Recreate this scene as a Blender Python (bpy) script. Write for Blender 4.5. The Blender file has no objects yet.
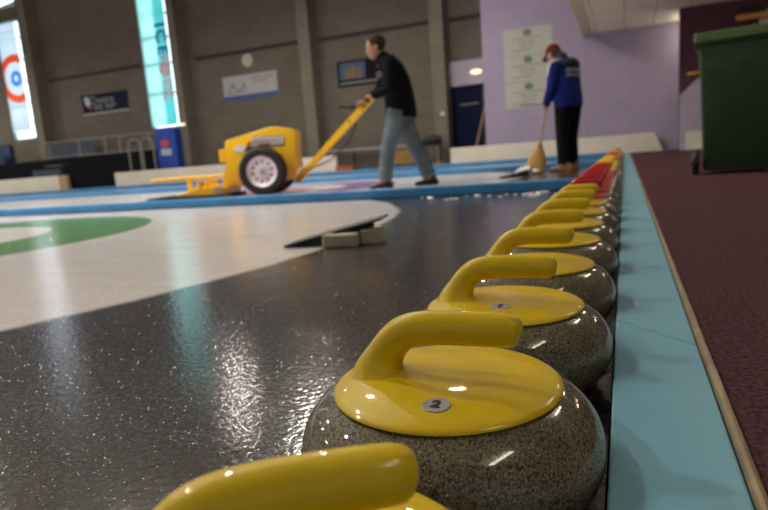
import bpy, bmesh, math, random
from mathutils import Vector, Matrix
random.seed(7)
PI = math.pi
scene = bpy.context.scene
COL = scene.collection
V = Vector

# ------------------------------------------------------------------ materials
def new_mat(name):
    m = bpy.data.materials.new(name); m.use_nodes = True
    nt = m.node_tree; b = nt.nodes['Principled BSDF']
    return m, nt, b

def mat(name, col, rough=.5, metal=0., spec=.5, coat=0., var=0., vscale=8., bump=0., bscale=60., sss=0.):
    m, nt, b = new_mat(name)
    b.inputs['Base Color'].default_value = (*col, 1)
    b.inputs['Roughness'].default_value = rough
    b.inputs['Metallic'].default_value = metal
    b.inputs['Specular IOR Level'].default_value = spec
    b.inputs['Coat Weight'].default_value = coat
    b.inputs['Coat Roughness'].default_value = .035
    tc = nt.nodes.new('ShaderNodeTexCoord')
    if var:
        n = nt.nodes.new('ShaderNodeTexNoise'); n.inputs['Scale'].default_value = vscale; n.inputs['Detail'].default_value = 4
        nt.links.new(tc.outputs['Object'], n.inputs['Vector'])
        r = nt.nodes.new('ShaderNodeValToRGB')
        r.color_ramp.elements[0].position = .3; r.color_ramp.elements[1].position = .7
        r.color_ramp.elements[0].color = (*[c*(1-var) for c in col], 1)
        r.color_ramp.elements[1].color = (*[min(1, c*(1+var)) for c in col], 1)
        nt.links.new(n.outputs['Fac'], r.inputs['Fac']); nt.links.new(r.outputs['Color'], b.inputs['Base Color'])
    if bump:
        n = nt.nodes.new('ShaderNodeTexNoise'); n.inputs['Scale'].default_value = bscale; n.inputs['Detail'].default_value = 3
        nt.links.new(tc.outputs['Object'], n.inputs['Vector'])
        bp = nt.nodes.new('ShaderNodeBump'); bp.inputs['Strength'].default_value = bump; bp.inputs['Distance'].default_value = .01
        nt.links.new(n.outputs['Fac'], bp.inputs['Height']); nt.links.new(bp.outputs['Normal'], b.inputs['Normal'])
    return m

def emit(name, col, strength):
    m = bpy.data.materials.new(name); m.use_nodes = True
    nt = m.node_tree; nt.nodes.clear()
    e = nt.nodes.new('ShaderNodeEmission'); o = nt.nodes.new('ShaderNodeOutputMaterial')
    e.inputs['Color'].default_value = (*col, 1); e.inputs['Strength'].default_value = strength
    nt.links.new(e.outputs[0], o.inputs[0])
    return m

class NT:
    """tiny node-maths helper"""
    def __init__(s, nt): s.nt = nt
    def val(s, sock, x):
        if hasattr(x, 'links'): s.nt.links.new(x, sock)
        else: sock.default_value = x
    def m(s, op, a, b=0., c=0.):
        n = s.nt.nodes.new('ShaderNodeMath'); n.operation = op
        s.val(n.inputs[0], a); s.val(n.inputs[1], b); s.val(n.inputs[2], c)
        return n.outputs[0]
    def mix(s, f, a, b):
        n = s.nt.nodes.new('ShaderNodeMix'); n.data_type = 'RGBA'
        s.val(n.inputs['Factor'], f)
        for k, x in (('A', a), ('B', b)):
            sock = [i for i in n.inputs if i.name == k and i.type == 'RGBA'][0]
            if hasattr(x, 'links'): s.nt.links.new(x, sock)
            else: sock.default_value = (*x, 1)
        return [o for o in n.outputs if o.type == 'RGBA'][0]
    def xyz(s):
        t = s.nt.nodes.new('ShaderNodeTexCoord'); q = s.nt.nodes.new('ShaderNodeSeparateXYZ')
        s.nt.links.new(t.outputs['Object'], q.inputs[0])
        return t.outputs['Object'], q.outputs[0], q.outputs[1], q.outputs[2]
    def noise(s, vec, scale, detail=3., rough=.5):
        n = s.nt.nodes.new('ShaderNodeTexNoise'); n.inputs['Scale'].default_value = scale
        n.inputs['Detail'].default_value = detail; n.inputs['Roughness'].default_value = rough
        s.nt.links.new(vec, n.inputs['Vector']); return n.outputs['Fac']
    def step(s, x, e, w=.01):   # 1 where x > e
        n = s.nt.nodes.new('ShaderNodeMapRange'); n.clamp = True
        s.val(n.inputs['Value'], x)
        n.inputs['From Min'].default_value = e-w; n.inputs['From Max'].default_value = e+w
        return n.outputs[0]

def granite_mat():
    m, nt, b = new_mat('speckled_granite'); h = NT(nt)
    tc = nt.nodes.new('ShaderNodeTexCoord'); oi = nt.nodes.new('ShaderNodeObjectInfo')
    add = nt.nodes.new('ShaderNodeVectorMath'); add.operation = 'ADD'
    sc = h.m('MULTIPLY', oi.outputs['Random'], 7.)
    nt.links.new(tc.outputs['Object'], add.inputs[0]); nt.links.new(sc, add.inputs[1])
    vec = add.outputs[0]
    n1 = h.noise(vec, 560, 2, .6); n2 = h.noise(vec, 330, 2, .6); n3 = h.noise(vec, 20, 3)
    base = h.mix(h.step(n3, .5, .14), (.130, .104, .050), (.190, .156, .082))
    c = h.mix(h.step(n2, .55, .03), base, (.024, .021, .018))
    c = h.mix(h.step(n1, .60, .03), c, (.02, .018, .016))
    c = h.mix(h.m('SUBTRACT', 1., h.step(n1, .39, .03)), c, (.30, .27, .21))
    nt.links.new(c, b.inputs['Base Color'])
    b.inputs['Roughness'].default_value = .6; b.inputs['Specular IOR Level'].default_value = .2
    b.inputs['Coat Weight'].default_value = 1.; b.inputs['Coat Roughness'].default_value = .025
    return m

HOUSES = [(-4.6, 2.22, (.075, .28, .03)), (-4.6, 7.05, (.36, .09, .27)), (-4.6, 11.8, (.05, .14, .4))]
def ice_mat():
    m, nt, b = new_mat('pebbled_ice'); h = NT(nt)
    vec, x, y, z = h.xyz()
    nz = h.noise(vec, 1.3, 5, .6)
    # wet dark slab with soft streaks running along the sheet
    mp = nt.nodes.new('ShaderNodeMapping'); mp.inputs['Scale'].default_value = (.6, 6, 1)
    nt.links.new(vec, mp.inputs['Vector'])
    st = h.noise(mp.outputs[0], 1.6, 5, .6)
    dark = h.mix(h.step(nz, .5, .25), (.037, .031, .030), (.064, .054, .051))
    dark = h.mix(h.m('MULTIPLY', h.step(st, .55, .2), .35), dark, (.085, .076, .072))
    white = h.mix(h.step(st, .5, .25), (.73, .675, .65), (.84, .79, .765))
    col = dark
    for (cx, cy, rc) in HOUSES:
        dx = h.m('SUBTRACT', x, cx); dy = h.m('SUBTRACT', y, cy)
        r = h.m('SQRT', h.m('ADD', h.m('MULTIPLY', dx, dx), h.m('MULTIPLY', dy, dy)))
        lane = h.m('MULTIPLY', h.step(y, cy-2.36), h.m('SUBTRACT', 1., h.step(y, cy+2.36)))
        wob = h.m('ADD', r, h.m('MULTIPLY', h.m('SUBTRACT', nz, .5), .12))
        wh = h.m('SUBTRACT', 1., h.step(wob, 3.5, .02))
        wh = h.m('MAXIMUM', wh, h.m('SUBTRACT', 1., h.step(x, cx, .02)))
        col = h.mix(h.m('MULTIPLY', wh, lane), col, white)
        ring = h.m('MULTIPLY', h.step(r, 1.09, .015), h.m('SUBTRACT', 1., h.step(r, 1.77, .015)))
        col = h.mix(h.m('MULTIPLY', ring, .93), col, rc)
        but = h.m('SUBTRACT', 1., h.step(r, .61, .015))
        col = h.mix(h.m('MULTIPLY', but, .9), col, (.45, .05, .06))
    nt.links.new(col, b.inputs['Base Color'])
    rr = nt.nodes.new('ShaderNodeMapRange'); nt.links.new(nz, rr.inputs['Value'])
    rr.inputs['To Min'].default_value = .11; rr.inputs['To Max'].default_value = .18
    nt.links.new(rr.outputs[0], b.inputs['Roughness'])
    b.inputs['Specular IOR Level'].default_value = .5
    vo = nt.nodes.new('ShaderNodeTexVoronoi'); vo.inputs['Scale'].default_value = 230.; nt.links.new(vec, vo.inputs['Vector'])
    sp = nt.nodes.new('ShaderNodeSeparateColor'); nt.links.new(vo.outputs['Color'], sp.inputs[0])
    dome = h.m('SUBTRACT', 1., h.m('POWER', h.m('MINIMUM', h.m('MULTIPLY', vo.outputs['Distance'], 1.9), 1.), 2.))
    drop = h.m('MULTIPLY', dome, h.step(sp.outputs[0], .50, .1))
    p2 = h.noise(vec, 90, 2, .5)
    bp = nt.nodes.new('ShaderNodeBump'); bp.inputs['Strength'].default_value = 1.; bp.inputs['Distance'].default_value = .0007
    nt.links.new(p2, bp.inputs['Height'])
    bd = nt.nodes.new('ShaderNodeBump'); bd.inputs['Strength'].default_value = 1.; bd.inputs['Distance'].default_value = .0009
    nt.links.new(drop, bd.inputs['Height']); nt.links.new(bd.outputs['Normal'], b.inputs['Coat Normal'])
    nt.links.new(h.m('MULTIPLY', h.step(drop, .08, .05), .7), b.inputs['Coat Weight']); b.inputs['Coat Roughness'].default_value = .04
    nt.links.new(bp.outputs['Normal'], b.inputs['Normal'])
    return m

def block_mat(name, c1, c2, mortar, bw=.44, bh=.215):
    m, nt, b = new_mat(name); h = NT(nt)
    vec, x, y, z = h.xyz()
    cb = nt.nodes.new('ShaderNodeCombineXYZ'); nt.links.new(h.m('ADD', x, y), cb.inputs[0]); nt.links.new(z, cb.inputs[1])
    br = nt.nodes.new('ShaderNodeTexBrick'); nt.links.new(cb.outputs[0], br.inputs['Vector'])
    br.inputs['Scale'].default_value = 1.; br.inputs['Brick Width'].default_value = bw; br.inputs['Row Height'].default_value = bh
    br.inputs['Mortar Size'].default_value = .008
    br.inputs['Color1'].default_value = (*c1, 1); br.inputs['Color2'].default_value = (*c2, 1); br.inputs['Mortar'].default_value = (*mortar, 1)
    n = h.noise(vec, 1.1, 5, .6); n2 = h.noise(vec, 30, 3, .6)
    f = h.m('ADD', .78, h.m('MULTIPLY', n, .25)); f = h.m('ADD', f, h.m('MULTIPLY', n2, .2))
    mx = nt.nodes.new('ShaderNodeMix'); mx.data_type = 'RGBA'; mx.blend_type = 'MULTIPLY'
    mx.inputs['Factor'].default_value = 1
    ca = [i for i in mx.inputs if i.type == 'RGBA']
    nt.links.new(br.outputs['Color'], ca[0])
    g = nt.nodes.new('ShaderNodeCombineColor')
    for i in range(3): nt.links.new(f, g.inputs[i])
    nt.links.new(g.outputs[0], ca[1])
    nt.links.new([o for o in mx.outputs if o.type == 'RGBA'][0], b.inputs['Base Color'])
    b.inputs['Roughness'].default_value = .9; b.inputs['Specular IOR Level'].default_value = .2
    bp = nt.nodes.new('ShaderNodeBump'); bp.inputs['Strength'].default_value = .3; bp.inputs['Distance'].default_value = .006
    nt.links.new(n2, bp.inputs['Height']); nt.links.new(bp.outputs['Normal'], b.inputs['Normal'])
    return m

def tile_mat():
    m, nt, b = new_mat('ceiling_tiles'); h = NT(nt)
    vec, x, y, z = h.xyz()
    br = nt.nodes.new('ShaderNodeTexBrick'); nt.links.new(vec, br.inputs['Vector'])
    br.offset = 0.; br.inputs['Scale'].default_value = 1.; br.inputs['Brick Width'].default_value = .6; br.inputs['Row Height'].default_value = 1.2
    br.inputs['Mortar Size'].default_value = .012
    br.inputs['Color1'].default_value = (.80, .77, .69, 1); br.inputs['Color2'].default_value = (.83, .80, .72, 1); br.inputs['Mortar'].default_value = (.45, .42, .37, 1)
    nt.links.new(br.outputs['Color'], b.inputs['Base Color']); b.inputs['Roughness'].default_value = .9
    return m

def carpet_mat():
    m, nt, b = new_mat('maroon_carpet'); h = NT(nt)
    vec, x, y, z = h.xyz()
    n = h.noise(vec, 160, 4, .7); n2 = h.noise(vec, 2.2, 4, .6)
    c = h.mix(h.step(n, .5, .12), (.022, .009, .013), (.125, .052, .064))
    c = h.mix(h.m('MULTIPLY', h.step(n2, .52, .2), .35), c, (.085, .038, .046))
    nt.links.new(c, b.inputs['Base Color']); b.inputs['Roughness'].default_value = .95; b.inputs['Specular IOR Level'].default_value = .1
    bp = nt.nodes.new('ShaderNodeBump'); bp.inputs['Strength'].default_value = .8; bp.inputs['Distance'].default_value = .006
    nt.links.new(n, bp.inputs['Height']); nt.links.new(bp.outputs['Normal'], b.inputs['Normal'])
    return m

def kerb_mat():
    m, nt, b = new_mat('pale_blue_foam'); h = NT(nt)
    vec, x, y, z = h.xyz()
    n = h.noise(vec, 5, 5, .6); n2 = h.noise(vec, 22, 4, .6)
    c = h.mix(h.step(n, .5, .25), (.135, .33, .44), (.175, .39, .50))
    c = h.mix(h.m('MULTIPLY', h.step(n2, .64, .08), .35), c, (.17, .22, .25))     # scuffs
    nt.links.new(c, b.inputs['Base Color']); b.inputs['Roughness'].default_value = .42; b.inputs['Specular IOR Level'].default_value = .35
    bp = nt.nodes.new('ShaderNodeBump'); bp.inputs['Strength'].default_value = .15; bp.inputs['Distance'].default_value = .004
    nt.links.new(n2, bp.inputs['Height']); nt.links.new(bp.outputs['Normal'], b.inputs['Normal'])
    return m

def banner_mat(kind):
    """cloth hung in a window: lets the daylight through"""
    m = bpy.data.materials.new('banner_cloth_'+kind); m.use_nodes = True
    nt = m.node_tree; nt.nodes.clear(); h = NT(nt)
    vec, x, y, z = h.xyz()
    if kind == 'turquoise':      # local x runs across the cloth from its left edge, z up
        n = h.noise(vec, 1.4, 2)
        c = h.mix(h.step(x, .66, .07), (.66, .90, .88), (.26, .66, .66))
        c = h.mix(h.m('MULTIPLY', h.step(n, .5, .2), .25), c, (.45, .85, .85))
        band = None
        for zz in (4.95, 4.08, 3.1):  # shadows of the window crossbars, painted into the cloth colour
            d = h.m('ABSOLUTE', h.m('SUBTRACT', z, zz))
            k = h.m('SUBTRACT', 1., h.step(d, .04, .02))
            c = h.mix(h.m('MULTIPLY', k, .5), c, (.12, .42, .42))
    else:
        c = None
        dx = x; dz = z
        r = h.m('SQRT', h.m('ADD', h.m('MULTIPLY', dx, dx), h.m('MULTIPLY', dz, dz)))
        ringo = h.m('MULTIPLY', h.step(r, .62, .02), h.m('SUBTRACT', 1., h.step(r, .90, .02)))
        ringb = h.m('MULTIPLY', h.step(r, .13, .02), h.m('SUBTRACT', 1., h.step(r, .29, .02)))
        c = h.mix(ringo, (.72, .78, .84), (.80, .24, .13))
        c = h.mix(ringb, c, (.12, .38, .78))
        for zz in (1.72, -1.05, -1.85):  # crossbar shadows tinted into this cloth as well
            d = h.m('ABSOLUTE', h.m('SUBTRACT', z, zz))
            c = h.mix(h.m('MULTIPLY', h.m('SUBTRACT', 1., h.step(d, .03, .02)), .4), c, (.35, .42, .48))
    t = nt.nodes.new('ShaderNodeBsdfTranslucent'); d = nt.nodes.new('ShaderNodeBsdfDiffuse'); mx = nt.nodes.new('ShaderNodeMixShader')
    o = nt.nodes.new('ShaderNodeOutputMaterial'); mx.inputs[0].default_value = .25
    nt.links.new(c, t.inputs[0]); nt.links.new(c, d.inputs[0])
    nt.links.new(t.outputs[0], mx.inputs[1]); nt.links.new(d.outputs[0], mx.inputs[2]); nt.links.new(mx.outputs[0], o.inputs[0])
    return m

def straw_mat():
    m, nt, b = new_mat('broom_straw'); h = NT(nt)
    vec, x, y, z = h.xyz()
    mp = nt.nodes.new('ShaderNodeMapping'); mp.inputs['Scale'].default_value = (90, 90, 5); nt.links.new(vec, mp.inputs['Vector'])
    n = h.noise(mp.outputs[0], 1., 3, .6)
    c = h.mix(h.step(n, .5, .2), (.30, .16, .04), (.60, .37, .12))
    nt.links.new(c, b.inputs['Base Color']); b.inputs['Roughness'].default_value = .8
    bp = nt.nodes.new('ShaderNodeBump'); bp.inputs['Strength'].default_value = .7; bp.inputs['Distance'].default_value = .006
    nt.links.new(n, bp.inputs['Height']); nt.links.new(bp.outputs['Normal'], b.inputs['Normal'])
    return m

M = {}
M['granite'] = granite_mat(); M['ice'] = ice_mat(); M['carpet'] = carpet_mat(); M['kerb'] = kerb_mat(); M['tiles'] = tile_mat()
M['yellow'] = mat('yellow_handle_plastic', (.66, .46, .004), .45, spec=.2, coat=.5, var=.05, vscale=30)
M['red'] = mat('red_handle_plastic', (.40, .008, .012), .45, spec=.2, coat=.5, var=.05, vscale=30)
M['disc'] = mat('grey_number_disc', (.36, .34, .36), .4)
M['ink'] = mat('black_print', (.012, .012, .014), .5)
M['brass'] = mat('worn_brass_nosing', (.34, .27, .17), .42, metal=.75, var=.2, vscale=25)
M['block'] = block_mat('brown_blockwork', (.125, .110, .094), (.145, .128, .108), (.112, .10, .086))
M['pil'] = block_mat('pillar_blockwork', (.165, .143, .120), (.185, .16, .135), (.14, .122, .10))
M['lilac'] = block_mat('lilac_painted_blocks', (.345, .295, .425), (.355, .305, .435), (.325, .28, .405))
M['lilac_plain'] = mat('lilac_paint', (.40, .35, .46), .8, var=.05, vscale=3)
M['maroon'] = mat('maroon_paint', (.085, .025, .045), .75, var=.1, vscale=2)
M['white_board'] = mat('cream_white_board', (.70, .66, .58), .55, var=.06, vscale=2)
M['tan'] = mat('tan_board_end', (.42, .28, .16), .6)
M['divider'] = mat('blue_divider_foam', (.05, .225, .48), .45, spec=.3, var=.12, vscale=2.5)
M['snow'] = mat('scraped_snow', (.85, .87, .9), .7, bump=.6, bscale=60)
M['black'] = mat('matt_black', (.012, .012, .013), .65)
M['rubber'] = mat('black_rubber', (.014, .014, .015), .6, bump=.2, bscale=80)
M['darkplat'] = mat('dark_platform', (.007, .007, .009), .8, spec=.1, var=.3, vscale=3)
M['foam'] = mat('aged_cream_foam', (.40, .37, .25), .8, var=.14, vscale=14, bump=.4, bscale=70)
M['mach'] = mat('machine_yellow', (.80, .47, .008), .32, spec=.4, coat=.3, var=.04, vscale=6)
M['rim'] = mat('white_wheel_rim', (.9, .9, .9), .4)
M['steel'] = mat('dull_steel', (.5, .5, .5), .35, metal=.9)
M['decal_l'] = mat('decal_pale_grey', (.55, .52, .5), .5)
M['decal_d'] = mat('decal_dark', (.045, .03, .035), .5)
M['decal_r'] = mat('decal_red', (.28, .03, .03), .5)
M['skin'] = mat('skin', (.38, .20, .135), .6, var=.08, vscale=12)
M['hair'] = mat('grey_brown_hair', (.040, .028, .020), .85, spec=.1, var=.35, vscale=60, bump=.5, bscale=90)
M['hair2'] = mat('dark_brown_hair', (.035, .022, .016), .7, var=.3, vscale=60)
M['jacket'] = mat('black_jacket', (.007, .007, .008), .9, spec=.08, var=.25, vscale=12, bump=.3, bscale=18)
M['jeans'] = mat('faded_blue_jeans', (.115, .145, .18), .9, spec=.1, var=.22, vscale=7, bump=.3, bscale=25)
M['shoe'] = mat('black_shoe', (.012, .011, .01), .5)
M['tanshoe'] = mat('tan_boot_leather', (.30, .15, .055), .6, var=.15, vscale=12)
M['bluejk'] = mat('royal_blue_jacket', (.006, .016, .135), .8, spec=.12, var=.2, vscale=9, bump=.35, bscale=16)
M['blacktr'] = mat('black_trousers', (.007, .007, .008), .9, spec=.08, var=.2, vscale=9, bump=.3, bscale=20)
M['cap'] = mat('dark_red_cap', (.15, .008, .010), .85, spec=.1, var=.12, vscale=20)
M['back_print'] = mat('faded_back_print', (.20, .23, .27), .8)
M['navy'] = mat('navy_hood', (.008, .010, .03), .8)
M['white'] = mat('white_panel', (.72, .72, .74), .55)
M['eyew'] = mat('eye_white', (.6, .57, .53), .3)
M['straw'] = straw_mat()
M['wood'] = mat('pale_wood_stick', (.36, .22, .11), .6, var=.2, vscale=14)
M['rail_wood'] = mat('varnished_pine', (.62, .34, .06), .45, var=.12, vscale=8)
M['bin'] = mat('green_bin_plastic', (.020, .055, .016), .5, var=.2, vscale=4, bump=.1, bscale=15)
M['binlid'] = mat('green_bin_lid_plastic', (.06, .095, .03), .5, var=.15, vscale=5)
M['navysign'] = mat('navy_sign', (.010, .014, .040), .7, spec=.1)
M['whitesign'] = mat('white_sign', (.36, .36, .37), .5)
M['bluesign'] = mat('sign_blue', (.035, .065, .26), .5)
M['greysign'] = mat('sign_grey_print', (.17, .18, .19), .6)
M['poster'] = mat('poster_paper', (.43, .43, .395), .7)
M['emblem'] = mat('poster_green', (.10, .19, .15), .6)
M['posterline'] = mat('poster_print', (.15, .15, .145), .7)
M['clock'] = mat('clock_face', (.46, .42, .37), .5)
M['frame_dk'] = mat('dark_picture_frame', (.010, .010, .012), .8, spec=.1)
M['pic_sky'] = mat('picture_sky_blue', (.07, .105, .18), .8, spec=.1)
M['pic_tan'] = mat('picture_sandstone', (.20, .135, .08), .8, spec=.1)
M['door'] = mat('navy_door', (.006, .009, .034), .7, spec=.1)
M['stripe'] = mat('dark_wall_band', (.022, .018, .015), .7)
M['winframe'] = mat('window_frame_grey', (.30, .33, .36), .5)
M['bluebox'] = mat('machine_blue', (.012, .055, .36), .4)
M['glassy'] = mat('blue_grey_panel', (.045, .06, .085), .35, var=.2, vscale=3)
M['railgrey'] = mat('grey_rail', (.26, .26, .26), .45, metal=.3)
M['chairblue'] = mat('dark_blue_seat', (.02, .045, .11), .6)
M['orange'] = mat('orange_plastic', (.50, .10, .03), .55)
M['ochre'] = mat('ochre_wood_box', (.24, .135, .035), .6, var=.2, vscale=5)
M['roof'] = mat('roof_lining', (.30, .28, .26), .8)
M['floor_hall'] = mat('hall_floor', (.10, .095, .09), .6, var=.2, vscale=2)
M['letters_blue'] = mat('letter_blue', (.02, .22, .62), .6)
M['letters_pale'] = mat('letter_pale', (.80, .78, .86), .6)
M['letters_pink'] = mat('letter_pink', (.78, .50, .58), .6)
M['trim'] = mat('ceiling_edge_trim', (.52, .48, .34), .7)
M['logo_red'] = mat('logo_red', (.55, .05, .04), .5)
M['logo_pale'] = mat('logo_pale', (.35, .45, .55), .5)
DAY = 2.6
M['day'] = emit('daylight_pane', (.82, .95, 1.0), DAY)
M['tube'] = emit('fluorescent_tube', (1., .88, .68), 32.)
M['bay'] = emit('high_bay_lens', (1., .92, .80), 760.)
M['bay_dim'] = emit('high_bay_lens_dim', (1., .90, .80), 150.)
M['lampwarm'] = emit('bulkhead_lens', (1., .85, .52), 1.6)

# ------------------------------------------------------------------ mesh helpers
def nb(): return bmesh.new()

def add_box(bm, lo, hi, bev=0., seg=2):
    b = bmesh.new()
    bmesh.ops.create_cube(b, size=1)
    lo = V(lo); hi = V(hi)
    for v in b.verts: v.co = V([lo[i] + (v.co[i]+.5)*(hi[i]-lo[i]) for i in range(3)])
    if bev: bmesh.ops.bevel(b, geom=b.edges[:], offset=bev, segments=seg, profile=.5, affect='EDGES')
    merge(bm, b)

def merge(bm, b, mtx=None):
    me = bpy.data.meshes.new('t'); b.to_mesh(me); b.free()
    if mtx is not None: me.transform(mtx)
    bm.from_mesh(me); bpy.data.meshes.remove(me)

def frame_of(t, ref):
    t = t.normalized()
    n1 = ref - t*ref.dot(t)
    if n1.length < 1e-4:
        ref = V((0, 0, 1)) if abs(t.z) < .9 else V((1, 0, 0)); n1 = ref - t*ref.dot(t)
    n1.normalize(); return n1, t.cross(n1)

def add_tube(bm, pts, radii, seg=14, ref=(0, 1, 0), round_ends=True):
    """loft along pts; radius may be a number or (along ref, across)"""
    pts = [V(p) for p in pts]; ref = V(ref)
    if not isinstance(radii, (list, tuple)): radii = [radii]*len(pts)
    R2 = [(r, r) if not isinstance(r, (list, tuple)) else tuple(r) for r in radii]
    P, RR, T = [], [], []
    n = len(pts)
    tang = []
    for i in range(n):
        a = pts[max(0, i-1)]; b = pts[min(n-1, i+1)]; tang.append((b-a).normalized())
    if round_ends:
        for ang in (80, 55, 30):
            s, c = math.sin(math.radians(ang)), math.cos(math.radians(ang)); m_ = min(R2[0])
            P.append(pts[0]-tang[0]*m_*s); RR.append((R2[0][0]*c, R2[0][1]*c)); T.append(tang[0])
    for i in range(n): P.append(pts[i]); RR.append(R2[i]); T.append(tang[i])
    if round_ends:
        for ang in (30, 55, 80):
            s, c = math.sin(math.radians(ang)), math.cos(math.radians(ang)); m_ = min(R2[-1])
            P.append(pts[-1]+tang[-1]*m_*s); RR.append((R2[-1][0]*c, R2[-1][1]*c)); T.append(tang[-1])
    rings = []; prev = None
    for p, r, t in zip(P, RR, T):
        n1, n2 = frame_of(t, ref if prev is None or True else prev); prev = n1
        rings.append([bm.verts.new(p + n1*r[0]*math.cos(2*PI*k/seg) + n2*r[1]*math.sin(2*PI*k/seg)) for k in range(seg)])
    for a, b in zip(rings, rings[1:]):
        for k in range(seg): bm.faces.new((a[k], a[(k+1) % seg], b[(k+1) % seg], b[k]))
    bm.faces.new(rings[0][::-1]); bm.faces.new(rings[-1])

def add_cyl(bm, a, b, r, seg=20, r2=None):
    add_tube(bm, [a, b], [r, r if r2 is None else r2], seg, (0.31, .83, .46), False)

def add_lathe(bm, prof, c=(0, 0, 0), axis='Z', seg=48):
    """prof = [(radius, height)...]; open ends get closed on the axis"""
    c = V(c)
    def P(r, z, a):
        x, y = r*math.cos(a), r*math.sin(a)
        if axis == 'Z': return c+V((x, y, z))
        if axis == 'Y': return c+V((x, z, y))
        return c+V((z, x, y))
    rings = []
    for r, z in prof:
        if r < 1e-6: rings.append([bm.verts.new(P(0, z, 0))])
        else: rings.append([bm.verts.new(P(r, z, 2*PI*k/seg)) for k in range(seg)])
    for a, b in zip(rings, rings[1:]):
        for k in range(seg):
            k2 = (k+1) % seg
            if len(a) == 1 and len(b) == 1: continue
            if len(a) == 1: bm.faces.new((a[0], b[k2], b[k]))
            elif len(b) == 1: bm.faces.new((a[k], a[k2], b[0]))
            else: bm.faces.new((a[k], a[k2], b[k2], b[k]))

def add_prism(bm, poly, d0, d1, axis='Y', bev=0.):
    """poly in (x,z) extruded along Y, or (x,y) along Z, or (y,z) along X"""
    b = bmesh.new()
    def P(p, d):
        if axis == 'Y': return (p[0], d, p[1])
        if axis == 'Z': return (p[0], p[1], d)
        return (d, p[0], p[1])
    A = [b.verts.new(P(p, d0)) for p in poly]; B = [b.verts.new(P(p, d1)) for p in poly]
    b.faces.new(A); b.faces.new(B[::-1])
    n = len(poly)
    for i in range(n): b.faces.new((A[i], B[i], B[(i+1) % n], A[(i+1) % n]))
    bmesh.ops.recalc_face_normals(b, faces=b.faces[:])
    if bev: bmesh.ops.bevel(b, geom=b.edges[:], offset=bev, segments=2, profile=.5, affect='EDGES')
    merge(bm, b)

def text_bm(s, size, depth=.002, fat=0.):
    c = bpy.data.curves.new('t', 'FONT'); c.body = s; c.size = size; c.extrude = depth; c.offset = fat
    c.align_x = 'CENTER'; c.align_y = 'CENTER'
    o = bpy.data.objects.new('t', c); COL.objects.link(o)
    dg = bpy.context.evaluated_depsgraph_get()
    me = bpy.data.meshes.new_from_object(o.evaluated_get(dg))
    b = bmesh.new(); b.from_mesh(me)
    bpy.data.meshes.remove(me); bpy.data.objects.remove(o); bpy.data.curves.remove(c)
    return b
def add_text(bm, s, size, mtx, depth=.002, fat=0.): merge(bm, text_bm(s, size, depth, fat), mtx)
WALLTXT = Matrix.Rotation(PI/2, 4, 'X')     # text standing on a wall, read from -Y

def remesh(bm, voxel, smooth=4):
    bmesh.ops.recalc_face_normals(bm, faces=bm.faces[:])
    me = bpy.data.meshes.new('t'); bm.to_mesh(me); bm.free()
    o = bpy.data.objects.new('t', me); COL.objects.link(o)
    r = o.modifiers.new('r', 'REMESH'); r.mode = 'VOXEL'; r.voxel_size = voxel
    s = o.modifiers.new('s', 'SMOOTH'); s.iterations = smooth; s.factor = .5
    dg = bpy.context.evaluated_depsgraph_get()
    m2 = bpy.data.meshes.new_from_object(o.evaluated_get(dg))
    b = bmesh.new(); b.from_mesh(m2)
    bpy.data.objects.remove(o); bpy.data.meshes.remove(me); bpy.data.meshes.remove(m2)
    return b

def cut(bm, co, no):
    """drop what lies on the +no side of the plane and close the hole"""
    r = bmesh.ops.bisect_plane(bm, geom=bm.verts[:]+bm.edges[:]+bm.faces[:], plane_co=co, plane_no=no, clear_outer=True)
    e = [g for g in r['geom_cut'] if isinstance(g, bmesh.types.BMEdge)]
    try: bmesh.ops.contextual_create(bm, geom=e)
    except Exception: pass

def obj(name, bm, m, parent=None, smooth=False, angle=35):
    bmesh.ops.recalc_face_normals(bm, faces=bm.faces[:])
    me = bpy.data.meshes.new(name); bm.to_mesh(me); bm.free()
    me.materials.append(M[m] if isinstance(m, str) else m)
    if smooth:
        me.shade_smooth()
        if angle < 179: me.set_sharp_from_angle(angle=math.radians(angle))
    o = bpy.data.objects.new(name, me); COL.objects.link(o)
    if parent: o.parent = parent
    return o

def tag(o, label, cat, group=None, kind=None):
    o['label'] = label; o['category'] = cat
    if group: o['group'] = group
    if kind: o['kind'] = kind
    return o
def thing(name, label, cat, loc=(0, 0, 0), rotz=0., group=None):
    o = bpy.data.objects.new(name, None); COL.objects.link(o)
    o.location = loc; o.rotation_euler = (0, 0, rotz); o.empty_display_size = .05
    return tag(o, label, cat, group)
def struct(name, bm, m, parent=None, smooth=False):
    o = obj(name, bm, m, parent, smooth)
    if not parent: o['kind'] = 'structure'
    return o
def box_obj(name, lo, hi, m, parent=None, bev=0.):
    b = nb(); add_box(b, lo, hi, bev); return obj(name, b, m, parent)

# ------------------------------------------------------------------ camera
cam = bpy.data.cameras.new('camera'); co = bpy.data.objects.new('camera', cam); COL.objects.link(co)
cam.sensor_width = 23.5; cam.lens = 587.637*23.5/768; cam.clip_start = .02; cam.clip_end = 200
yaw, pitch, roll = .39596, .16176, -.074915
fw = V((-math.sin(yaw)*math.cos(pitch), math.cos(yaw)*math.cos(pitch), -math.sin(pitch)))
rt = V((math.cos(yaw), math.sin(yaw), 0)); up = rt.cross(fw)
r2 = rt*math.cos(roll)+up*math.sin(roll); u2 = -rt*math.sin(roll)+up*math.cos(roll)
co.matrix_world = Matrix(((r2.x, u2.x, -fw.x, 0), (r2.y, u2.y, -fw.y, 0), (r2.z, u2.z, -fw.z, .33246), (0, 0, 0, 1)))
cam.dof.use_dof = True; cam.dof.focus_distance = .60; cam.dof.aperture_fstop = 4.2
scene.camera = co

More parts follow.
